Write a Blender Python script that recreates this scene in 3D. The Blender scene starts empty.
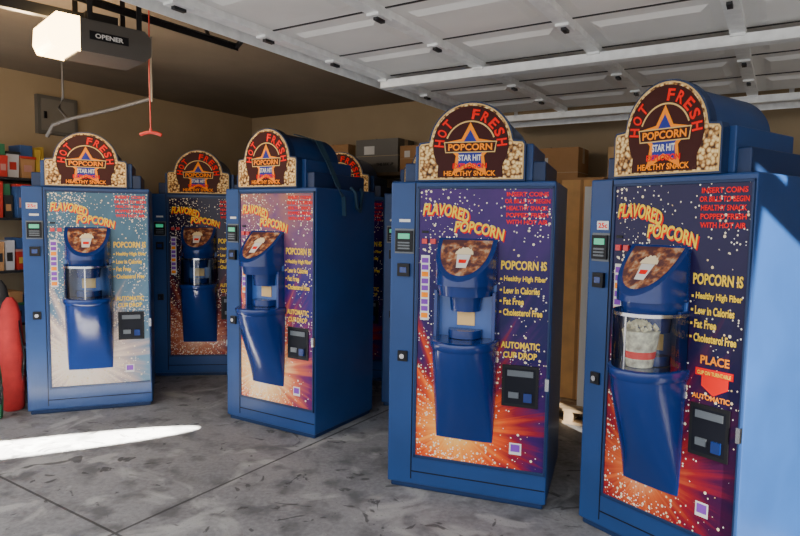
import bpy, math, random
from mathutils import Vector, Matrix
random.seed(7)
scene=bpy.context.scene
ROT=math.radians(-32.0)

# ---------------------------------------------------------------- helpers
def nodes_mat(name):
    m=bpy.data.materials.new(name); m.use_nodes=True
    nt=m.node_tree; b=nt.nodes['Principled BSDF']
    return m,nt,b
def plain(name,col,rough=.5,metal=0,coat=0,emit=None,estr=0,noise=0,nscale=8,bump=0,spec=.5):
    m,nt,b=nodes_mat(name)
    b.inputs['Base Color'].default_value=(*col,1); b.inputs['Roughness'].default_value=rough
    b.inputs['Metallic'].default_value=metal; b.inputs['Coat Weight'].default_value=coat
    b.inputs['Specular IOR Level'].default_value=spec
    if emit: b.inputs['Emission Color'].default_value=(*emit,1); b.inputs['Emission Strength'].default_value=estr
    if noise or bump:
        tc=nt.nodes.new('ShaderNodeTexCoord'); n=nt.nodes.new('ShaderNodeTexNoise')
        n.inputs['Scale'].default_value=nscale; n.inputs['Detail'].default_value=6
        nt.links.new(tc.outputs['Object'],n.inputs['Vector'])
        if noise:
            r=nt.nodes.new('ShaderNodeValToRGB'); r.color_ramp.elements[0].position=.3; r.color_ramp.elements[1].position=.7
            r.color_ramp.elements[0].color=(*[c*(1-noise) for c in col],1); r.color_ramp.elements[1].color=(*[min(1,c*(1+noise)) for c in col],1)
            nt.links.new(n.outputs['Fac'],r.inputs['Fac']); nt.links.new(r.outputs['Color'],b.inputs['Base Color'])
        if bump:
            bp=nt.nodes.new('ShaderNodeBump'); bp.inputs['Strength'].default_value=bump; bp.inputs['Distance'].default_value=.01
            nt.links.new(n.outputs['Fac'],bp.inputs['Height']); nt.links.new(bp.outputs['Normal'],b.inputs['Normal'])
    return m

class MB:
    def __init__(s): s.v=[]; s.f=[]; s.mi=[]; s.sm=[]; s.mats=[]
    def add(s,vs,fs,mat,smooth=False):
        if mat not in s.mats: s.mats.append(mat)
        k=s.mats.index(mat); o=len(s.v); s.v+= [tuple(v) for v in vs]
        for f in fs: s.f.append([i+o for i in f]); s.mi.append(k); s.sm.append(smooth)
    def box(s,x0,x1,y0,y1,z0,z1,mat):
        vs=[(x0,y0,z0),(x1,y0,z0),(x1,y1,z0),(x0,y1,z0),(x0,y0,z1),(x1,y0,z1),(x1,y1,z1),(x0,y1,z1)]
        s.add(vs,[(3,2,1,0),(4,5,6,7),(0,1,5,4),(1,2,6,5),(2,3,7,6),(3,0,4,7)],mat)
    def prism(s,poly,y0,y1,mat,side=None):
        n=len(poly); vs=[(x,y0,z) for x,z in poly]+[(x,y1,z) for x,z in poly]
        s.add(vs,[tuple(range(n)),tuple(range(2*n-1,n-1,-1))],mat)
        s.add(vs,[(i,i+n,(i+1)%n+n,(i+1)%n) for i in range(n)],side or mat)
    def face(s,poly,y,mat): s.add([(x,y,z) for x,z in poly],[tuple(range(len(poly)))],mat)
    def rect(s,x0,x1,z0,z1,y,mat): s.face([(x0,z0),(x1,z0),(x1,z1),(x0,z1)],y,mat)
    def loft(s,rings,mat,closed=True,cap0=False,cap1=False,smooth=True):
        n=len(rings[0]); vs=[p for r in rings for p in r]; fs=[]
        for j in range(len(rings)-1):
            for i in range(n if closed else n-1):
                a=j*n+i; b=j*n+(i+1)%n; fs.append((a,b,b+n,a+n))
        s.add(vs,fs,mat,smooth)
        if cap0: s.add(rings[0],[tuple(reversed(range(n)))],mat)
        if cap1: s.add(rings[-1],[tuple(range(n))],mat)
    def tube(s,pts,r,mat,n=10):
        pts=[Vector(p) for p in pts]; rings=[]
        for i,p in enumerate(pts):
            d=(pts[min(i+1,len(pts)-1)]-pts[max(i-1,0)]).normalized()
            u=d.cross(Vector((0,0,1)));
            if u.length<.05: u=d.cross(Vector((0,1,0)))
            u.normalize(); w=d.cross(u)
            rings.append([p+u*r*math.cos(2*math.pi*k/n)+w*r*math.sin(2*math.pi*k/n) for k in range(n)])
        s.loft(rings,mat,cap0=True,cap1=True)
    def beam(s,a,b,w,h,mat):
        a=Vector(a); b=Vector(b); d=(b-a).normalized(); u=d.cross(Vector((0,0,1)))
        if u.length<.05: u=Vector((1,0,0))
        u.normalize(); q=u.cross(d)
        vs=[p+u*i*w/2+q*j*h/2 for p in (a,b) for i,j in ((-1,-1),(1,-1),(1,1),(-1,1))]
        s.add(vs,[(0,1,2,3),(7,6,5,4),(0,4,5,1),(1,5,6,2),(2,6,7,3),(3,7,4,0)],mat)
    def mesh(s,name):
        me=bpy.data.meshes.new(name); me.from_pydata(s.v,[],s.f)
        for m in s.mats: me.materials.append(m)
        me.polygons.foreach_set('material_index',s.mi); me.polygons.foreach_set('use_smooth',s.sm)
        me.update(); return me
    def obj(s,name,parent=None,bevel=0,loc=(0,0,0),rz=0):
        return mkobj(name,s.mesh(name),parent,bevel,loc,rz)
def fixn(me):
    import bmesh
    bm=bmesh.new(); bm.from_mesh(me); bmesh.ops.recalc_face_normals(bm,faces=bm.faces); bm.to_mesh(me); bm.free()
def mkobj(name,me,parent=None,bevel=0,loc=(0,0,0),rz=0):
    o=bpy.data.objects.new(name,me); scene.collection.objects.link(o); o.location=loc; o.rotation_euler=(0,0,rz)
    if parent: o.parent=parent
    if bevel:
        b=o.modifiers.new('bevel','BEVEL'); b.width=bevel; b.segments=2; b.limit_method='ANGLE'; b.angle_limit=math.radians(50)
    return o
_tc={}
def rawtext(t):
    if t in _tc: return _tc[t]
    cu=bpy.data.curves.new('t','FONT'); cu.body=t; cu.size=1; cu.offset=.03; cu.resolution_u=3
    ob=bpy.data.objects.new('t',cu); scene.collection.objects.link(ob); bpy.context.view_layer.update()
    ev=ob.evaluated_get(bpy.context.evaluated_depsgraph_get()); me=ev.to_mesh()
    vs=[(v.co.x,v.co.y) for v in me.vertices]; fs=[tuple(p.vertices) for p in me.polygons]
    ev.to_mesh_clear(); bpy.data.objects.remove(ob); bpy.data.curves.remove(cu)
    x0=min(v[0] for v in vs);x1=max(v[0] for v in vs);y0=min(v[1] for v in vs);y1=max(v[1] for v in vs)
    vs=[((x-x0)/(x1-x0)-.5,(y-y0)/(y1-y0)-.5) for x,y in vs]
    _tc[t]=(vs,fs); return _tc[t]
def text(mb,t,cx,cz,w,h,y,mat,rot=0,bend=0):
    vs,fs=rawtext(t); c,s=math.cos(rot),math.sin(rot); out=[]
    for u,v in vs:
        x=u*w; z=v*h - bend*(2*u)**2
        out.append((cx+x*c-z*s,y,cz+x*s+z*c))
    mb.add(out,fs,mat)
def arctext(mb,t,cx,cz,R,a0,a1,cw,ch,y,mat):
    n=len(t)
    for i,chr_ in enumerate(t):
        if chr_==' ': continue
        a=a0+(a1-a0)*i/(n-1)
        text(mb,chr_,cx+R*math.cos(a),cz+R*math.sin(a),cw,ch,y,mat,a-math.pi/2)

# ---------------------------------------------------------------- materials
BLUE=plain('blue_paint',(.011,.048,.17),.42,coat=.04,noise=.14,nscale=3,spec=.35)
BLUE2=plain('dark_blue_paint',(.006,.024,.085),.45,noise=.15,nscale=4,spec=.35)
CHUTE=plain('chute_blue_plastic',(.006,.028,.16),.24,coat=.25)
BLACK=plain('black_plastic',(.008,.008,.010),.45,spec=.25)
DARKIN=plain('dark_recess',(.005,.006,.012),.6,spec=.2)
CHROME=plain('chrome',(.6,.6,.62),.2,metal=1)
YEL=plain('yellow_ink',(.95,.62,.04),.6,spec=.1)
RED=plain('red_ink',(.85,.012,.008),.6,spec=.1)
ORG=plain('orange_ink',(1,.28,.01),.6,spec=.1)
CYAN=plain('star_blue_ink',(.03,.04,.26),.6,spec=.1)
WHITE=plain('white_label',(.72,.70,.66),.5)
CREAM=plain('cream_popcorn',(.85,.72,.45),.8)
GOLD=plain('gold_trim',(.70,.45,.14),.5)
PURP=plain('purple_ink',(.22,.06,.42),.5,spec=.1)
SIGNK=plain('sign_maroon_print',(.045,.008,.006),.5,spec=.15)
GREEN=plain('green_lcd',(.05,.35,.2),.3,emit=(.1,.9,.45),estr=.3)
REDL=plain('red_button',(.6,.02,.02),.3)
GRAYB=plain('bill_slot_gray',(.11,.125,.14),.35)
INNER=plain('inner_column',(.03,.10,.34),.3,coat=.3)
WARM=plain('warm_spout_glow',(.80,.50,.18),.4)  # yellow light in the dispenser opening, painted as a warm plate
def glassmat():
    m=bpy.data.materials.new('clear_acrylic'); m.use_nodes=True; nt=m.node_tree; nt.nodes.clear()
    o=nt.nodes.new('ShaderNodeOutputMaterial'); mx=nt.nodes.new('ShaderNodeMixShader'); t=nt.nodes.new('ShaderNodeBsdfTransparent'); g=nt.nodes.new('ShaderNodeBsdfGlossy')
    f=nt.nodes.new('ShaderNodeFresnel'); f.inputs['IOR'].default_value=1.7
    t.inputs['Color'].default_value=(.86,.92,.95,1); g.inputs['Roughness'].default_value=.05
    nt.links.new(f.outputs[0],mx.inputs[0]); nt.links.new(t.outputs[0],mx.inputs[1]); nt.links.new(g.outputs[0],mx.inputs[2]); nt.links.new(mx.outputs[0],o.inputs[0]); return m
GLASS=glassmat()

def math_n(nt,op,a,b=None,clamp=False):
    n=nt.nodes.new('ShaderNodeMath'); n.operation=op; n.use_clamp=clamp
    for i,x in enumerate((a,b)):
        if x is None: continue
        if isinstance(x,(int,float)): n.inputs[i].default_value=x
        else: nt.links.new(x,n.inputs[i])
    return n.outputs[0]
def mixc(nt,fac,a,b):
    n=nt.nodes.new('ShaderNodeMix'); n.data_type='RGBA'
    for i,x in ((0,fac),(6,a),(7,b)):
        if isinstance(x,(int,float)): n.inputs[i].default_value=x
        elif isinstance(x,tuple): n.inputs[i].default_value=(*x,1)
        else: nt.links.new(x,n.inputs[i])
    return n.outputs[2]
def ramp(nt,fac,stops):
    r=nt.nodes.new('ShaderNodeValToRGB'); e=r.color_ramp.elements
    while len(e)<len(stops): e.new(.5)
    for i,(p,c) in enumerate(stops): e[i].position=p; e[i].color=(*c,1)
    nt.links.new(fac,r.inputs[0]); return r.outputs[0]
def voro(nt,vec,scale,thr,dens):
    v=nt.nodes.new('ShaderNodeTexVoronoi'); v.inputs['Scale'].default_value=scale; v.voronoi_dimensions='3D'
    nt.links.new(vec,v.inputs['Vector'])
    sep=nt.nodes.new('ShaderNodeSeparateColor'); nt.links.new(v.outputs['Color'],sep.inputs[0])
    near=math_n(nt,'LESS_THAN',v.outputs['Distance'],thr)
    keep=math_n(nt,'LESS_THAN',sep.outputs[0],dens)
    return math_n(nt,'MULTIPLY',near,keep),sep.outputs[1]
def graphic(name,stops,glare=None,pf=0,cx=-.05,cz=.38,top=None,dens=1.0):
    m,nt,b=nodes_mat(name)
    tc=nt.nodes.new('ShaderNodeTexCoord'); sp=nt.nodes.new('ShaderNodeSeparateXYZ'); nt.links.new(tc.outputs['Object'],sp.inputs[0])
    x=math_n(nt,'SUBTRACT',sp.outputs[0],cx); z=math_n(nt,'SUBTRACT',sp.outputs[2],cz)
    d=math_n(nt,'SQRT',math_n(nt,'ADD',math_n(nt,'MULTIPLY',x,x),math_n(nt,'MULTIPLY',math_n(nt,'MULTIPLY',z,z),.8)))
    ang=math_n(nt,'ARCTAN2',z,x)
    nz=nt.nodes.new('ShaderNodeTexNoise'); nz.noise_dimensions='1D'; nz.inputs['Scale'].default_value=7; nz.inputs['Detail'].default_value=4
    nt.links.new(ang,nz.inputs['W'])
    dd=math_n(nt,'ADD',d,math_n(nt,'MULTIPLY',math_n(nt,'SUBTRACT',nz.outputs[0],.5),math_n(nt,'MULTIPLY',d,-1.3)))
    n2=nt.nodes.new('ShaderNodeTexNoise'); n2.inputs['Scale'].default_value=9; n2.inputs['Detail'].default_value=5; nt.links.new(tc.outputs['Object'],n2.inputs['Vector'])
    dd=math_n(nt,'ADD',dd,math_n(nt,'MULTIPLY',math_n(nt,'SUBTRACT',n2.outputs[0],.5),.10))
    col=ramp(nt,dd,stops)
    if top:
        tf=math_n(nt,'MULTIPLY',math_n(nt,'SUBTRACT',sp.outputs[2],1.05),1.5,True)
        tf=math_n(nt,'MULTIPLY',tf,math_n(nt,'MULTIPLY',n2.outputs[0],1.4,True))
        col=mixc(nt,tf,col,top)
    n3=nt.nodes.new('ShaderNodeTexNoise'); n3.inputs['Scale'].default_value=3.6; nt.links.new(tc.outputs['Object'],n3.inputs['Vector'])
    de=math_n(nt,'MULTIPLY',math_n(nt,'SUBTRACT',n3.outputs[0],.45),1.8*dens)
    left=math_n(nt,'MULTIPLY',math_n(nt,'SUBTRACT',.05,sp.outputs[0]),.6*dens)
    pile=math_n(nt,'MULTIPLY',math_n(nt,'SUBTRACT',.34,sp.outputs[2]),8)
    pile=math_n(nt,'SUBTRACT',pile,math_n(nt,'MULTIPLY',math_n(nt,'ABSOLUTE',x),3.6))
    pile=math_n(nt,'MAXIMUM',pile,0)
    de=math_n(nt,'ADD',math_n(nt,'ADD',math_n(nt,'MAXIMUM',de,.04*dens),math_n(nt,'MAXIMUM',left,0)),pile)
    for sc,th in ((44,.28),(80,.31)):
        f,rn=voro(nt,tc.outputs['Object'],sc,th,de)
        pc=ramp(nt,rn,[(0,(.95,.92,.88)),(.6,(.88,.75,.50)),(1,(.80,.5,.15))])
        col=mixc(nt,f,col,pc)
    if glare: col=mixc(nt,pf,col,glare)
    nt.links.new(col,b.inputs['Base Color'])
    b.inputs['Roughness'].default_value=.25; b.inputs['Specular IOR Level'].default_value=.15; b.inputs['Coat Weight'].default_value=.10; b.inputs['Coat Roughness'].default_value=.04
    return m
S_STD=[(0,(1,.66,.20)),(.12,(1,.34,.05)),(.23,(.75,.08,.015)),(.34,(.26,.012,.030)),(.45,(.045,.010,.10)),(.62,(.008,.008,.075)),(1,(.026,.010,.10))]
G_STD=graphic('panel_graphic_navy',S_STD,top=(.07,.015,.15))
G_M5=graphic('panel_graphic_crimson',[(0,(.90,.42,.18)),(.12,(.65,.12,.03)),(.24,(.30,.014,.02)),(.38,(.06,.006,.04)),(.6,(.010,.007,.045)),(1,(.012,.007,.045))],top=(.014,.008,.055),dens=.8)
G_M3=graphic('panel_graphic_violet_reflection',[(0,(1,.9,.7)),(.16,(1,.60,.24)),(.30,(.65,.13,.06)),(.44,(.16,.02,.11)),(.6,(.03,.018,.16)),(1,(.05,.025,.19))],cz=.42,top=(.45,.17,.05),dens=1.2)  # violet print; the gold at the top is a painted reflection
G_M1=graphic('panel_graphic_glare',[(0,(1,.95,.85)),(.18,(.95,.75,.6)),(.30,(.50,.36,.32)),(.45,(.09,.18,.28)),(.75,(.030,.12,.21)),(1,(.022,.10,.18))],glare=(.35,.42,.44),pf=.13,cz=.40,dens=2.2)  # washed-out sky reflection painted into the print colours
G_M2=graphic('panel_graphic_maroon',[(0,(.8,.5,.35)),(.14,(.5,.15,.07)),(.3,(.16,.02,.02)),(.5,(.03,.01,.03)),(1,(.015,.01,.03))],dens=1.5,top=(.02,.015,.05))

def popsign():
    m,nt,b=nodes_mat('popcorn_print')
    tc=nt.nodes.new('ShaderNodeTexCoord'); v=nt.nodes.new('ShaderNodeTexVoronoi'); v.inputs['Scale'].default_value=60
    nt.links.new(tc.outputs['Object'],v.inputs['Vector'])
    c=ramp(nt,v.outputs['Distance'],[(0,(.95,.80,.45)),(.4,(.80,.55,.22)),(.6,(.40,.18,.05)),(.8,(.05,.02,.01))])
    nt.links.new(c,b.inputs['Base Color']); b.inputs['Roughness'].default_value=.5; b.inputs['Specular IOR Level'].default_value=.2; return m
POPS=popsign()
def pict():
    m,nt,b=nodes_mat('slanted_label_print')
    tc=nt.nodes.new('ShaderNodeTexCoord'); v=nt.nodes.new('ShaderNodeTexNoise'); v.inputs['Scale'].default_value=24; v.inputs['Detail'].default_value=4
    nt.links.new(tc.outputs['Object'],v.inputs['Vector'])
    c=ramp(nt,v.outputs[0],[(0,(.04,.02,.04)),(.46,(.10,.04,.04)),(.56,(.34,.12,.05)),(.66,(.50,.36,.22)),(1,(.12,.08,.12))])
    nt.links.new(c,b.inputs['Base Color']); b.inputs['Roughness'].default_value=.16; b.inputs['Specular IOR Level'].default_value=.5; return m
PICT=pict()
STRIPE=plain('cup_print',(.75,.6,.42),.5,noise=.5,nscale=40)

# ---------------------------------------------------------------- vending machine meshes
W=.835; D=.68; H=1.65; X0=-W/2; X1=W/2
def U(w,p,z,n=24,ztop=None,y0=0.0):
    r=[]
    for k in range(n+1):
        a=math.pi*k/n; x=-w*math.cos(a); y=-p*math.sin(a)**.8
        zz=z if ztop is None else ztop+(z-ztop)*(-y/p)
        r.append((x,y+y0,zz))
    return r
mb=MB()
mb.box(X0,X1,.0,D,.03,H,BLUE)
mb.box(X0+.015,X1-.015,.015,D-.01,0,.032,BLUE2)
body=mb.mesh('cabinet_body')
mb=MB(); PX0=X0+.160; PX1=X1-.016; PZ0=.20; PZ1=1.612
mb.box(PX0-.014,PX0,-.014,.002,PZ0-.016,PZ1+.012,BLUE2)
mb.box(PX1,PX1+.010,-.014,.002,PZ0-.016,PZ1+.012,BLUE2)
mb.box(PX0-.014,PX1+.010,-.014,.002,PZ1,PZ1+.012,BLUE2)
mb.box(PX0-.014,PX1+.010,-.014,.002,PZ0-.016,PZ0,BLUE2)
mb.box(PX0-.03,PX0-.024,-.003,.002,.06,H-.005,DARKIN)
mb.box(PX0-.03,X1-.005,-.003,.002,.10,.106,DARKIN)
frame=mb.mesh('door_frame')
mb=MB(); cx=X0+.078
mb.box(cx-.052,cx+.052,-.006,.002,1.275,1.405,GRAYB)
mb.box(cx-.046,cx+.046,-.018,.002,1.285,1.395,BLACK)
mb.box(cx-.030,cx+.032,-.021,-.017,1.352,1.380,GREEN)
for i in range(3): mb.box(cx-.03,cx+.034,-.024,-.017,1.298+i*.015,1.306+i*.015,GRAYB)
mb.box(cx-.032,cx+.032,-.02,.002,1.155,1.222,BLACK)
mb.box(cx-.018,cx+.018,-.023,-.018,1.175,1.203,CHUTE)
mb.box(cx-.026,cx+.026,-.012,.002,.70,.755,BLACK)
mb.tube([(cx,-.005,.728),(cx,-.022,.728)],.013,CHROME,12)
mb.rect(cx-.03,cx+.03,1.44,1.455,-.003,WHITE)
mb.box(PX1-.004,PX1+.014,-.02,-.002,.62,.68,CHROME)
mb.box(PX0+.018,PX0+.045,-.02,-.006,1.33,1.355,REDL)
mb.box(PX0+.062,PX0+.090,-.02,-.006,1.33,1.355,REDL)
mb.box(PX0+.015,PX0+.05,-.012,-.006,1.385,1.397,BLACK)
mb.rect(PX0+.012,PX0+.058,.93,1.27,-.0085,WHITE)
for i in range(9): mb.rect(PX0+.016,PX0+.052,.942+i*.036,.968+i*.036,-.0092,PURP if i%3 else ORG)
wx0=X1-.215; wx1=X1-.065
mb.box(wx0-.014,wx1+.014,-.016,-.004,.525,.735,BLACK)
mb.rect(wx0,wx1,.54,.72,-.0165,DARKIN)
mb.box(wx0+.012,wx1-.012,-.019,-.016,.680,.71,GRAYB)
mb.box(wx0+.02,wx0+.07,-.024,-.016,.57,.60,GRAYB)
mb.box(wx1-.055,wx1-.015,-.028,-.016,.555,.60,CHUTE)
mb.rect(wx0+.03,wx0+.09,.275,.335,-.0085,WHITE)
mb.rect(wx0+.037,wx0+.083,.29,.328,-.0092,PURP)
ctrl=mb.mesh('coin_and_controls')
def texts(place):
    mb=MB(); y=-.0095
    for dx,dz,mt,yy in ((.006,-.007,RED,-.0088),(0,0,YEL,-.0105)):
        text(mb,'FLAVORED',-.115+dx,1.505+dz,.24,.062,yy,mt,math.radians(-9),bend=.018)
        text(mb,'POPCORN',.055+dx,1.415+dz,.25,.058,yy,mt,math.radians(-9),bend=.014)
    for i,t in enumerate(['INSERT COINS','OR BILLS TO BEGIN','HEALTHY SNACK','POPPED FRESH','WITH HOT AIR']):
        text(mb,t,.285,1.585-i*.034,.20 if i!=1 else .215,.022,y,RED)
    text(mb,'POPCORN IS',.277,1.235,.22,.045,y,YEL)
    for i,(t,w) in enumerate([('Healthy High Fiber',.205),('Low in Calories',.175),('Fat Free',.10),('Cholesterol Free',.19)]):
        z=1.165-i*.055
        text(mb,t,.183+w/2,z,w,.034,y,YEL)
        mb.rect(.164,.174,z-.005,z+.005,y,YEL)
    if place:
        text(mb,'PLACE',.285,.915,.13,.035,y,ORG)
        mb.face([(.20,.85),(.23,.85),(.23,.81),(.285,.775),(.35,.81),(.35,.85),(.37,.85),(.37,.88),(.20,.88)],y,RED)
        text(mb,'CUP ON TURNTABLE',.285,.863,.15,.016,-.011,YEL)
        text(mb,'AUTOMATIC',.275,.765,.17,.022,y,ORG)
    else:
        text(mb,'AUTOMATIC',.272,.835,.19,.034,y,YEL)
        text(mb,'CUP DROP',.272,.785,.165,.032,y,YEL)
    return mb.mesh('panel_lettering')
T_A=texts(False); T_B=texts(True)
mb=MB(); yb=-.005
rb=U(.150,.215,1.135,y0=yb); rt=U(.150,.215,1.160,ztop=1.365,y0=yb)
mb.loft([rb,rt],CHUTE,closed=True,cap0=True,cap1=True)
def onlab(x,t,dz): return (x,yb-.215*t,1.365-.205*t+dz)
lab=[]
for x,y,z in U(.126,.175,0,y0=yb-.016): lab.append(onlab(x,-(y-yb)/.215,.004))
mb.add(lab,[tuple(range(len(lab)))],PICT)
mb.add([onlab(x,t,.006) for x,t in ((-.024,.72),(.024,.72),(.034,.42),(-.034,.42))],[(0,1,2,3)],WHITE)
heap=[(.045*math.cos(math.radians(a)),.42-.16*math.sin(math.radians(a))*(1+.15*math.sin(a*.3))) for a in range(0,181,12)]
mb.add([onlab(x,t,.007) for x,t in heap],[tuple(range(len(heap)))],CREAM)
mb.add([onlab(x,t,.0075) for x,t in ((-.018,.62),(.018,.62),(.020,.54),(-.020,.54))],[(0,1,2,3)],RED)
mb.loft([U(.135,.180,1.08,y0=yb),U(.140,.190,1.136,y0=yb)],CHUTE,cap0=True,cap1=True)
mb.box(-.15,.15,-.018,-.004,.83,1.14,INNER)
mb.loft([U(.085,.10,.865,y0=-.018),U(.085,.10,.905,y0=-.018)],CHUTE,cap0=True,cap1=True)
mb.loft([U(.075,.09,1.0,y0=-.018),U(.085,.10,1.09,y0=-.018)],CHUTE,cap0=True,cap1=True)
mb.box(-.045,.045,-.024,-.018,.92,.99,WARM)
mb.box(-.155,-.138,-.07,-.004,.85,1.10,CHUTE); mb.box(.138,.155,-.07,-.004,.85,1.10,CHUTE)
mb.loft([U(.165,.235,.815,y0=yb),U(.172,.245,.83,y0=yb),U(.172,.245,.858,y0=yb),U(.16,.228,.862,y0=yb)],CHUTE,cap0=True,cap1=True)
rs_=[]
for i in range(21):
    t=i/20; z=.82-.50*t
    rs_.append(U(.160-.012*t**2,.222*(1-t**1.35)*(1-.10*t)+.012,z,y0=yb))
mb.loft(list(reversed(rs_)),CHUTE,cap0=True,cap1=True)
disp=mb.mesh('dispenser_chute'); fixn(disp)
mb=MB()
mb.loft([U(.160,.228,.862,y0=yb),U(.160,.228,1.085,y0=yb)],GLASS,closed=False)
mb.loft([U(.163,.232,1.078,y0=yb),U(.163,.232,1.092,y0=yb)],CHROME,closed=False)
mb.box(-.004,.004,-.236,-.232,.862,1.08,CHROME)
shield=mb.mesh('clear_shield')
def arc(cx,cz,R,a0,a1,n=28): return [(cx+R*math.cos(math.radians(a0+(a1-a0)*i/n)),cz+R*math.sin(math.radians(a0+(a1-a0)*i/n))) for i in range(n+1)]
def signpoly(g):
    return [(-.27+g,H+g),(.27-g,H+g),(.27-g,H+.175),(.262-g,H+.195-g),(.208,H+.20-g)]+arc(0,H+.18,.212-g,8,172)+[(-.208,H+.20-g),(-.262+g,H+.195-g),(-.27+g,H+.175)]
mb=MB()
mb.prism(signpoly(0),-.02,.035,BLUE2)
mb.face(signpoly(.008),-.0215,GOLD)
mb.face(signpoly(.014),-.0225,POPS)
mb.face([(-.165,H+.018),(.165,H+.018)]+arc(0,H+.18,.190,-32,212),-.0235,SIGNK)
def star(cx,cz,R,r=.42,rot=90): return [(cx+(R if i%2==0 else R*r)*math.cos(math.radians(rot+36*i)),cz+(R if i%2==0 else R*r)*math.sin(math.radians(rot+36*i))) for i in range(10)]
ro=arc(0,H+.17,.128,20,160,24); ri=arc(0,H+.17,.121,20,160,24)
mb.add([(x,-.0240,z) for x,z in ro]+[(x,-.0240,z) for x,z in ri],[(i,i+1,i+26,i+25) for i in range(24)],GOLD)
arctext(mb,'HOT  FRESH',0,H+.172,.157,math.radians(174),math.radians(6),.036,.050,-.0245,RED)
mb.face(star(0,H+.148,.142,.52),-.0247,ORG)
mb.face(star(0,H+.148,.104,.54),-.0252,CYAN)
mb.face([(-.125,H+.140),(.125,H+.140),(.132,H+.195),(-.132,H+.195)],-.0260,GOLD)
mb.face([(-.120,H+.145),(.120,H+.145),(.127,H+.190),(-.127,H+.190)],-.0264,SIGNK)
text(mb,'POPCORN',0,H+.168,.22,.034,-.0268,ORG)
text(mb,'STAR HIT',0,H+.115,.115,.030,-.0268,WHITE)
text(mb,'EXPLOSION',0,H+.075,.17,.026,-.0268,RED)
text(mb,'HEALTHY SNACK',0,H+.038,.26,.026,-.0268,ORG)
sign=mb.mesh('marquee_sign')
mb=MB()
mb.box(-.36,.36,.05,.62,H-.002,H+.10,BLUE2)
mb.box(-.30,.30,.034,.54,H+.0,H+.185,BLUE)
v=[(-.245,H+.18),(.245,H+.18)]+[(.205*math.cos(math.radians(a))*1.03,H+.18+.19*math.sin(math.radians(a))) for a in range(5,176,5)]
n=len(v); vs=[(x,.033,z) for x,z in v]+[(x,.50,z) for x,z in v]
mb.add(vs,[tuple(range(n)),tuple(range(2*n-1,n-1,-1))],BLUE)
mb.add(vs,[(i,i+n,(i+1)%n+n,(i+1)%n) for i in range(n)],BLUE,True)
hood=mb.mesh('marquee_hood')

def machine(fl,ang,G,T=T_A,sx=1,cup=False,glass=False,sticker=None):
    a=math.radians(ang); e=bpy.data.objects.new('popcorn_vending_machine',None); scene.collection.objects.link(e)
    e.location=(fl[0]+math.cos(a)*W/2*sx,fl[1]+math.sin(a)*W/2*sx,0); e.rotation_euler=(0,0,a); e.scale=(sx,1,1)
    mkobj('cabinet_body',body,e,.008); mkobj('door_frame',frame,e,.002); mkobj('coin_and_controls',ctrl,e)
    mkobj('panel_lettering',T,e); mkobj('dispenser_chute',disp,e,.004); mkobj('marquee_sign',sign,e); mkobj('marquee_hood',hood,e,.006)
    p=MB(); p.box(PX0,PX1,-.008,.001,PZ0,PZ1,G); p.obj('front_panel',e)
    if glass: mkobj('clear_shield',shield,e)
    if cup:
        c=MB(); n=24; rings=[]
        for z,r in ((.864,.058),(1.00,.078),(1.01,.082),(1.014,.078)):
            rings.append([(r*math.cos(2*math.pi*k/n),-.125+r*math.sin(2*math.pi*k/n),z) for k in range(n)])
        c.loft(rings,STRIPE,cap0=True,cap1=True)
        rings=[[(r*math.cos(2*math.pi*k/n),-.125+r*math.sin(2*math.pi*k/n),z) for k in range(n)] for z,r in ((.90,.0645),(.93,.0688))]
        c.loft(rings,RED)
        for k in range(60):
            th=random.random()*6.28; rr=.07*math.sqrt(random.random()); cz=1.018+.028*(1-(rr/.07)**2)+random.uniform(-.004,.006); s=random.uniform(.009,.014)
            o=(rr*math.cos(th),-.125+rr*math.sin(th),cz); ph=random.random()
            vs=[(o[0]+s*x,o[1]+s*y,o[2]+s*z) for x,y,z in ((1,ph*.3,0),(-1,0,ph*.3),(0,1,0),(ph*.3,-1,0),(0,0,1),(0,0,-1))]
            c.add(vs,[(0,2,4),(2,1,4),(1,3,4),(3,0,4),(2,0,5),(1,2,5),(3,1,5),(0,3,5)],CREAM)
        c.obj('popcorn_cup',e)
    if sticker:
        s=MB(); s.rect(*sticker,-.0035,WHITE)
        text(s,'25c',(sticker[0]+sticker[1])/2,(sticker[2]+sticker[3])/2,(sticker[1]-sticker[0])*.8,(sticker[3]-sticker[2])*.6,-.0042,RED)
        s.obj('price_sticker',e)
    return e
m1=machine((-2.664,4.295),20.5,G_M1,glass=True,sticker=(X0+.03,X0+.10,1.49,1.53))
m2=machine((-2.22,5.43),7,G_M2,glass=True)
m3=machine((-1.235,4.319),-31,G_M3,sx=.97)
m4=machine((-.052,3.241),-19.5,G_STD,sx=1.015)
m5=machine((.885,2.865),-54,G_M5,T=T_B,sx=.88,cup=True,glass=True,sticker=(X0+.05,X0+.12,1.42,1.46))
m6=machine((-.95,5.55),-12,G_STD)
m7=machine((-.13,4.66),-5,G_M2)

STRAP=plain('dark_teal_strap',(.02,.06,.10),.6)
mb=MB()
pts=[(-.02,.30,H+.39),(.20,.28,H+.33),(.30,.26,H+.20),(.40,.26,H+.015),(.430,.27,H-.05),(.432,.28,H-.18)]
for i in range(len(pts)-1): mb.beam(pts[i],pts[i+1],.05,.006,STRAP)
pts=[(.40,.40,H+.02),(.428,.42,H-.02),(.431,.43,H-.12),(.431,.47,H-.15),(.431,.5,H-.02),(.40,.52,H+.01)]
mb.tube(pts,.012,STRAP)
mb.obj('strap',m3)

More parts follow.
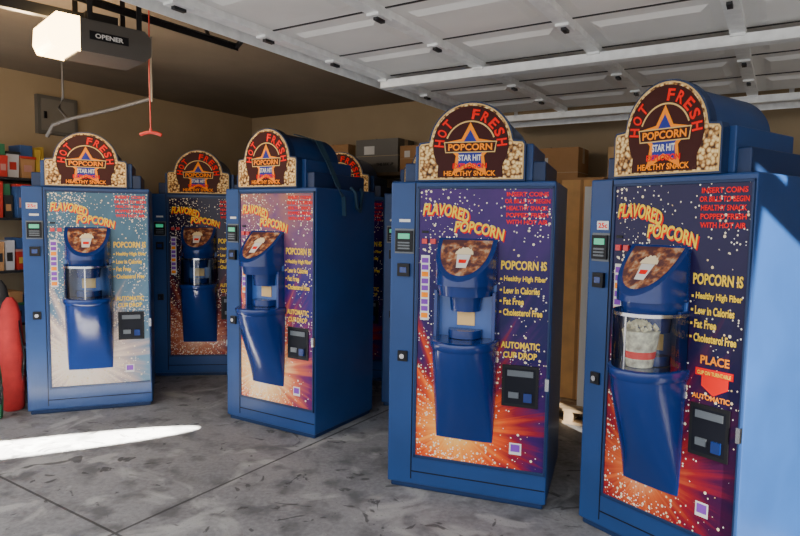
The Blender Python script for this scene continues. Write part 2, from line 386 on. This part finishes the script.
# ---------------------------------------------------------------- room shell
def floor_mat():
    m,nt,b=nodes_mat('concrete_floor')
    tc=nt.nodes.new('ShaderNodeTexCoord'); P=tc.outputs['Object']
    def noise(s,d=6,dist=0):
        n=nt.nodes.new('ShaderNodeTexNoise'); n.inputs['Scale'].default_value=s; n.inputs['Detail'].default_value=d; n.inputs['Distortion'].default_value=dist; nt.links.new(P,n.inputs['Vector']); return n.outputs[0]
    c=ramp(nt,noise(1.6),[(.3,(.14,.14,.15)),(.7,(.26,.26,.265))])
    c=mixc(nt,ramp(nt,noise(40),[(.35,(0,0,0)),(.75,(.4,.4,.4))]),c,(.38,.38,.38))
    c=mixc(nt,ramp(nt,noise(6,8),[(.50,(0,0,0)),(.66,(.75,.75,.75))]),c,(.085,.085,.09))
    c=mixc(nt,ramp(nt,noise(2.4,5,1.5),[(.53,(0,0,0)),(.62,(.65,.65,.65))]),c,(.42,.42,.41))
    c=mixc(nt,ramp(nt,noise(4.2,3,2.5),[(.64,(0,0,0)),(.68,(.8,.8,.8))]),c,(.05,.05,.052))
    c=mixc(nt,ramp(nt,noise(90,2),[(.62,(0,0,0)),(.70,(.5,.5,.5))]),c,(.10,.10,.10))
    sp=nt.nodes.new('ShaderNodeSeparateXYZ'); nt.links.new(P,sp.inputs[0])
    def line(nx,ny,c0,w):
        d=math_n(nt,'ADD',math_n(nt,'MULTIPLY',sp.outputs[0],nx),math_n(nt,'MULTIPLY',sp.outputs[1],ny))
        return math_n(nt,'LESS_THAN',math_n(nt,'ABSOLUTE',math_n(nt,'SUBTRACT',d,c0)),w)
    px,py=-1.286,2.687; a,b2=.541,.841
    l1=line(b2,-a,b2*px-a*py,.008); l2=line(a,b2,a*px+b2*py,.007)
    j=math_n(nt,'MAXIMUM',l1,l2)
    c=mixc(nt,math_n(nt,'MULTIPLY',j,.8),c,(.03,.03,.03))
    nt.links.new(c,b.inputs['Base Color']); b.inputs['Roughness'].default_value=.6; b.inputs['Specular IOR Level'].default_value=.3
    bp=nt.nodes.new('ShaderNodeBump'); bp.inputs['Strength'].default_value=.15; bp.inputs['Distance'].default_value=.01
    nt.links.new(noise(60),bp.inputs['Height']); nt.links.new(bp.outputs[0],b.inputs['Normal'])
    return m
WALL=plain('beige_drywall',(.40,.30,.18),.85,noise=.08,nscale=2,bump=.1)
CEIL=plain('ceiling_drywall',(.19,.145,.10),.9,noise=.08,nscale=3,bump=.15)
TRIM=plain('trim_paint',(.5,.46,.4),.6)
R0,R1,S0,S1,CZ=-5.52,3.3,1.0,5.4,2.65
mb=MB(); mb.box(-14,12,-14,10,-.08,0,floor_mat()); mb.obj('floor')
mb=MB(); mb.box(R0,R1,S0,S1,CZ,CZ+.08,CEIL); mb.obj('ceiling',rz=ROT)
mb=MB(); mb.box(R0-.1,R0,S0,S1+.1,0,CZ+.08,WALL); mb.obj('wall_left',rz=ROT)
mb=MB(); mb.box(R1,R1+.1,S0,S1+.1,0,CZ+.08,WALL); mb.obj('wall_right',rz=ROT)
mb=MB(); mb.box(R0,R1,S1,S1+.1,0,CZ+.08,WALL); mb.obj('wall_back',rz=ROT)
mb=MB(); mb.box(R0-.1,R1+.1,S0-.12,S0,2.42,CZ+.08,WALL); mb.obj('wall_front',rz=ROT)
mb=MB(); mb.box(R0,R1,S1-.015,S1,0,.09,TRIM); mb.obj('baseboard_back',rz=ROT)
mb=MB(); mb.box(R0,R0+.015,S0,S1-.015,0,.09,TRIM); mb.obj('baseboard_left',rz=ROT)

DOORW=plain('white_door_skin',(.80,.79,.76),.5,noise=.04,nscale=4)
STEEL=plain('galvanised_steel',(.84,.85,.84),.4,metal=.1,noise=.1,nscale=20)
DSTEEL=plain('dark_angle_iron',(.03,.03,.032),.5,metal=.5)
mb=MB(); dz=2.30; dr0,dr1=-2.04,3.2; ds0,ds1=1.12,4.55
ns=7; ls=(ds1-ds0)/ns; nr=8; st=.61
mb.box(dr0,dr1,ds0,ds1,dz,dz+.04,DOORW)
for i in range(ns):
    a=ds0+i*ls
    mb.box(dr0,dr1,a-.005,a+.005,dz-.004,dz+.001,DSTEEL)
    for j in range(nr):
        r=dr0+j*st; x0,x1,y0,y1=r+.08,r+st-.08,a+.09,a+ls-.09
        k=.03
        vs=[(x0,y0,dz),(x1,y0,dz),(x1,y1,dz),(x0,y1,dz),(x0+k,y0+k,dz-.016),(x1-k,y0+k,dz-.016),(x1-k,y1-k,dz-.016),(x0+k,y1-k,dz-.016)]
        mb.add(vs,[(0,4,5,1),(1,5,6,2),(2,6,7,3),(3,7,4,0),(7,6,5,4)],DOORW)
for j in range(nr+1):
    r=dr0+j*st
    mb.box(r-.03,r+.03,ds0,ds1,dz-.03,dz,STEEL)
    for i in range(ns+1):
        a=ds0+i*ls; mb.box(r-.028,r+.028,a-.05,a+.05,dz-.04,dz-.028,STEEL)
        mb.box(r-.010,r+.010,a-.028,a+.028,dz-.052,dz-.04,VPH if False else DSTEEL)
for i in (0,4,7):
    a=ds0+i*ls
    mb.box(dr0-.02,dr1,a-.033,a-.028,dz-.07,dz-.03,STEEL); mb.box(dr0-.02,dr1,a+.028,a+.033,dz-.07,dz-.03,STEEL)
    mb.box(dr0-.02,dr1,a-.033,a+.033,dz-.075,dz-.068,STEEL)
mb.obj('overhead_garage_door',rz=ROT)
mb=MB()
for r in (dr0-.085,):
    mb.box(r-.03,r+.03,S0+.02,S1-.25,dz+.02,dz+.026,STEEL); mb.box(r-.03,r-.025,S0+.02,S1-.25,dz-.045,dz+.026,STEEL)
    mb.box(r+.025,r+.03,S0+.02,S1-.25,dz-.02,dz+.026,STEEL)
    for s in (1.5,3.0,4.7): mb.beam((r,s,dz+.02),(r,s,CZ),.03,.005,STEEL)
mb.box(dr0-.2,R1-.01,4.76,4.80,2.26,2.264,STEEL); mb.box(dr0-.2,R1-.01,4.80,4.805,2.22,2.264,STEEL)
for r in (-1.9,0,2): mb.beam((r,4.79,2.26),(r,4.79,CZ),.03,.005,STEEL)
mb.obj('garage_door_track',rz=ROT)

# opener
OPB=plain('opener_gray_shell',(.09,.08,.07),.45); LENS=plain('lit_lens',(.9,.75,.5),.4,emit=(1,.66,.28),estr=14)
op=bpy.data.objects.new('garage_door_opener',None); scene.collection.objects.link(op); op.location=(-1.53,3.09,2.22); op.rotation_euler=(0,0,math.radians(44))
mb=MB()
mb.prism([(-.10,0),(.20,0),(.23,.03),(.23,.12),(.20,.15),(-.10,.15)],-.13,.13,OPB)
mb.rect(-.06,.12,.06,.10,-.1315,BLACK)
text(mb,'OPENER',.03,.08,.13,.022,-.133,WHITE)
mb.obj('shell',op,.008)
mb=MB()
mb.prism([(-.22,.0),(-.10,-.005),(-.10,.155),(-.20,.155),(-.232,.12),(-.238,.04)],-.128,.128,LENS)
mb.obj('lens',op,.02)
mb=MB()
for x in (-.05,.18):
    for y in (-.11,.11):
        mb.beam((x,y,.145),(x,y,CZ-2.22),.025,.004,DSTEEL)
mb.beam((.0,0,.18),(-1.5,0,.18),.04,.05,DSTEEL)
mb.box(-.05,.1,-.05,.05,.145,.21,DSTEEL)
mb.obj('rail_and_straps',op)
REDC=plain('red_cord',(.75,.05,.03),.5)
mb=MB(); cx,cy=-1.30,3.2
mb.tube([(cx,cy,2.5),(cx-.004,cy,2.2),(cx,cy,1.90)],.0035,REDC,8)
mb.tube([(cx-.055,cy,1.868),(cx-.03,cy,1.878),(cx,cy,1.882),(cx+.03,cy,1.878),(cx+.055,cy,1.868)],.009,REDC,8)
mb.tube([(cx,cy,1.90),(cx,cy,1.88)],.008,REDC,8)
mb.beam((cx,cy,2.5),(cx,cy,CZ),.008,.008,DSTEEL)
mb.obj('emergency_release_cord')
mb=MB()
mb.beam((-1.75,2.79,2.50),(-1.03,3.89,2.50),.006,.035,DSTEEL); mb.beam((-1.75,2.79,2.517),(-1.03,3.89,2.517),.035,.005,DSTEEL)
mb.beam((-1.04,3.88,2.5),(-.86,3.78,CZ),.03,.015,DSTEEL); mb.beam((-1.15,3.7,2.5),(-1.22,3.8,CZ),.02,.012,DSTEEL)
mb.obj('hanging_angle_bracket')
PIPE=plain('gray_pipe',(.16,.15,.14),.4,metal=.6)
mb=MB(); mb.tube([(-2.47,4.3,1.99),(-2.42,4.29,2.07),(-2.28,4.26,2.11),(-2.0,4.24,2.17),(-1.71,4.2,2.24)],.014,PIPE)
mb.tube([(-2.3,4.26,2.10),(-2.36,4.26,2.18),(-2.33,4.26,2.26)],.009,PIPE)
mb.beam((-1.70,4.2,2.22),(-1.70,4.2,CZ),.02,.01,PIPE); mb.beam((-2.33,4.26,2.24),(-2.33,4.26,CZ),.012,.008,PIPE)
mb.obj('hanging_track_arm')

mb=MB(); VP=plain('gray_panel',(.16,.15,.13),.5,metal=.3)
mb.box(R0+.003,R0+.05,2.85,3.2,2.15,2.48,VP); mb.box(R0+.05,R0+.055,2.88,3.17,2.18,2.45,plain('panel_door',(.2,.18,.15),.5))
mb.box(R0+.05,R0+.07,2.9,2.92,2.28,2.34,BLACK)
mb.obj('electrical_panel',rz=ROT)

# ---------------------------------------------------------------- storage clutter
CARD=plain('cardboard',(.42,.22,.09),.85,noise=.1,nscale=5); CARD2=plain('cardboard_light',(.58,.36,.17),.85,noise=.1,nscale=5)
TAPE=plain('packing_tape',(.50,.38,.22),.3); FOAM=plain('white_foam',(.75,.75,.73),.8)
def carton(loc,size,rz=0,mat=CARD,name='cardboard_box',parent=None):
    w,d,h=size; mb=MB(); mb.box(-w/2,w/2,-d/2,d/2,0,h,mat)
    mb.box(-w/2-.002,w/2+.002,-.03,.03,h-.12,h+.002,TAPE)
    mb.box(-w/2-.001,w/2+.001,-d/2-.001,d/2+.001,h*.5-.002,h*.5+.002,TAPE)
    mb.box(-.004,.004,-d/2-.002,d/2+.002,h-.001,h+.003,BLACK)
    mb.rect(-w*.3,-w*.05,h*.55,h*.8,-d/2-.002,WHITE) 
    text(mb,'THIS SIDE UP',w*.2,h*.25,w*.4,h*.08,-d/2-.002,BLACK)
    return mb.obj(name,parent,loc=loc,rz=math.radians(rz),bevel=.004)
PLY=plain('plywood_panel',(.70,.39,.14),.7,noise=.18,nscale=6)
PAL=plain('pallet_wood',(.42,.30,.18),.85,noise=.25,nscale=12)
mb=MB()
for i in range(5): mb.box(-.33,.33,-.25+i*.115,-.25+i*.115+.08,.09,.108,PAL)
for x in (-.33,-.03,.27): mb.box(x,x+.06,-.25,.29,.018,.09,PAL)
for i in (0,2,4): mb.box(-.33,.33,-.25+i*.115,-.25+i*.115+.08,0,.018,PAL)
mb.obj('wooden_pallet',loc=(1.36,4.52,0),rz=math.radians(-32))
mb=MB()
mb.box(-.16,.16,0,.20,0,1.66,PLY); mb.box(-.162,-.15,-.006,.205,0,1.67,CARD); mb.box(.15,.162,-.006,.205,0,1.67,CARD)
mb.box(-.01,.01,-.004,.0,0,1.66,CARD); mb.box(-.162,.162,-.006,.205,1.66,1.675,CARD)
mb.obj('tall_wooden_cabinet',loc=(1.34,4.56,.109),rz=math.radians(-32))
mb=MB(); mb.box(-.07,.07,-.02,.02,0,1.60,FOAM); mb.box(-.07,.07,.02,.035,0,1.60,CARD2); mb.obj('foam_board',loc=(1.385,4.38,.109),rz=math.radians(-32))
for (x,y,z,w,d,h,m) in [(1.30,5.18,0,.5,.32,.9,CARD),(1.30,5.18,.903,.5,.32,.75,CARD2),(1.30,5.18,1.656,.45,.3,.40,CARD),
    (1.90,4.78,0,.55,.4,1.0,CARD2),(1.90,4.78,1.003,.5,.4,.7,CARD),(1.90,4.78,1.706,.5,.38,.33,CARD2),
    (.50,5.62,0,.45,.4,1.0,CARD),(.50,5.62,1.003,.45,.4,.75,CARD),(.50,5.62,1.756,.4,.35,.26,CARD2),
    (2.62,4.2,0,.6,.5,1.0,CARD),(2.62,4.2,1.003,.6,.5,.6,CARD),(2.66,4.2,1.606,.4,.45,.3,VP)]:
    carton((x,y,z),(w,d,h),-32,m)
def rs(r,s): return (r*math.cos(ROT)-s*math.sin(ROT), r*math.sin(ROT)+s*math.cos(ROT))
rk=bpy.data.objects.new('shelving_rack',None); scene.collection.objects.link(rk)
x,y=rs(-5.345,2.3); rk.location=(x,y,0); rk.rotation_euler=(0,0,ROT+math.radians(90))
mb=MB()
cols=[plain('bin_navy',(.04,.09,.24),.5),plain('bin_black',(.02,.02,.02),.5),plain('bin_pink',(.42,.20,.17),.6),plain('bin_white',(.5,.5,.52),.6),plain('bin_red',(.45,.03,.02),.5),plain('bin_green',(.03,.16,.07),.6),CARD,plain('bin_yellow',(.55,.36,.05),.6)]
for x in (-.6,.6):
    for y in (-.14,.14): mb.box(x-.015,x+.015,y-.015,y+.015,0,1.75,DSTEEL)
for z in (.12,.55,.98,1.40,1.72): mb.box(-.62,.62,-.155,.155,z,z+.02,DSTEEL)
mb.obj('rack_frame',rk)
mb=MB()
for z in (.14,.57,1.0,1.42,1.74):
    x=-.56
    while x<.48:
        w=random.uniform(.04,.12); h=random.uniform(.10,.30); y0=random.uniform(-.14,-.09)
        mb.prism([(x+.008,z),(x+w-.008,z),(x+w,z+h),(x,z+h)],y0,.12,random.choice(cols))
        if w>.08: mb.box(x-.004,x+w+.004,y0-.01,.13,z+h-.02,z+h,random.choice(cols))
        if h<.18: mb.box(x+.01,x+w-.01,y0+.02,.1,z+h,z+h+.09,random.choice(cols))
        mb.rect(x+w*.2,x+w*.75,z+h*.3,z+h*.6,y0-.002,random.choice(cols))
        x+=w+.008
mb.obj('storage_bins',rk)
def bag(name,loc,col,h,r):
    m=plain(name+'_fabric',col,.8,noise=.2,nscale=12,bump=.3); mb=MB(); n=20; rings=[]
    for t,k in ((0,.7),(.03,.95),(.3,1.05),(.6,1.0),(.85,.85),(.95,.6),(1.0,.25)):
        rings.append([(r*k*math.cos(2*math.pi*i/n)*(1+.06*math.sin(i*2.3+t*9)),r*k*math.sin(2*math.pi*i/n),h*t) for i in range(n)])
    mb.loft(rings,m,cap0=True,cap1=True)
    mb.tube([(r*.9,-.01,h*.25),(r*1.35,-.02,h*.5),(r*.8,-.01,h*.8)],.01,BLACK)
    mb.obj(name,loc=loc)
bag('folded_chair_bag',(-2.86,4.44,0),(.42,.02,.02),.84,.08)
bag('folded_chair_bag',(-2.85,4.22,0),(.02,.15,.06),.45,.05)
bag('folded_chair_bag',(-3.03,4.58,0),(.03,.03,.03),.95,.08)
WOOD=plain('wood_shelf',(.20,.13,.07),.7,noise=.2,nscale=10)
sh=bpy.data.objects.new('storage_shelf',None); scene.collection.objects.link(sh); sh.rotation_euler=(0,0,ROT)
mb=MB(); mb.box(-4.3,-2.9,S1-.4,S1-.003,1.88,1.91,WOOD)
for r in (-4.2,-3.6,-3.0): mb.box(r-.02,r+.02,S1-.36,S1-.003,1.83,1.88,WOOD); mb.box(r-.02,r+.02,S1-.03,S1-.003,1.55,1.88,WOOD)
mb.obj('shelf_board',sh)
for r,w,h,m in ((-4.0,.4,.3,CARD),(-3.45,.5,.33,VP),(-3.05,.25,.25,CARD)):
    carton((r,S1-.2,1.913),(w,.3,h),0,m,'shelf_carton',sh)

# ---------------------------------------------------------------- light
w=bpy.data.worlds.new('sky'); scene.world=w; w.use_nodes=True
bg=w.node_tree.nodes['Background']; bg.inputs[0].default_value=(.92,.95,1,1); bg.inputs[1].default_value=2.7
l=bpy.data.lights.new('driveway_bounce_sun','SUN'); l.energy=15; l.color=(1,.92,.79); l.angle=.009  # added to brighten the ceiling by driveway bounce, aimed away from the opening
o=bpy.data.objects.new('driveway_bounce_sun',l); scene.collection.objects.link(o)
o.rotation_euler=Vector((-.25,-.45,-1.0)).to_track_quat('-Z','Y').to_euler()
def spot(name,loc,tgt,en,size,scale=(1,1,1),col=(1,.93,.80),blend=.05,rad=.01,roll=0):
    l=bpy.data.lights.new(name,'SPOT'); l.energy=en; l.spot_size=math.radians(size); l.spot_blend=blend; l.color=col; l.shadow_soft_size=rad
    o=bpy.data.objects.new(name,l); scene.collection.objects.link(o); o.location=loc
    q=(Vector(tgt)-Vector(loc)).to_track_quat('-Z','Y'); o.rotation_euler=(q.to_matrix()@Matrix.Rotation(math.radians(roll),3,'Z')).to_euler(); o.scale=scale; return o
spot('floor_sun_spot',(.5,-3.3,3.0),(-2.50,3.62,0),330000,17.5,(1,.048,1),col=(1,.95,.84))  # added spot, squeezed flat to imitate the sun patch on the floor
spot('side_sun_spot',(4.0,-2.6,2.75),(2.10,2.60,.85),13500,17.5,(1,2.4,1),blend=.12)  # added spot standing in for sunlight on the right-hand machine's side
l=bpy.data.lights.new('opener_bulb','POINT'); l.energy=36; l.color=(1,.72,.40); l.shadow_soft_size=.08
o=bpy.data.objects.new('opener_bulb',l); scene.collection.objects.link(o); o.location=(-1.95,3.2,2.2)

# ---------------------------------------------------------------- camera
cam=bpy.data.cameras.new('camera'); co=bpy.data.objects.new('camera',cam); scene.collection.objects.link(co)
cam.sensor_width=36; cam.lens=36*610/800; cam.clip_start=.05
co.matrix_world=Matrix.Translation((0,0,1.45))@Matrix.Rotation(math.radians(90-4.5),4,'X')@Matrix.Rotation(math.radians(.9),4,'Z')
scene.camera=co
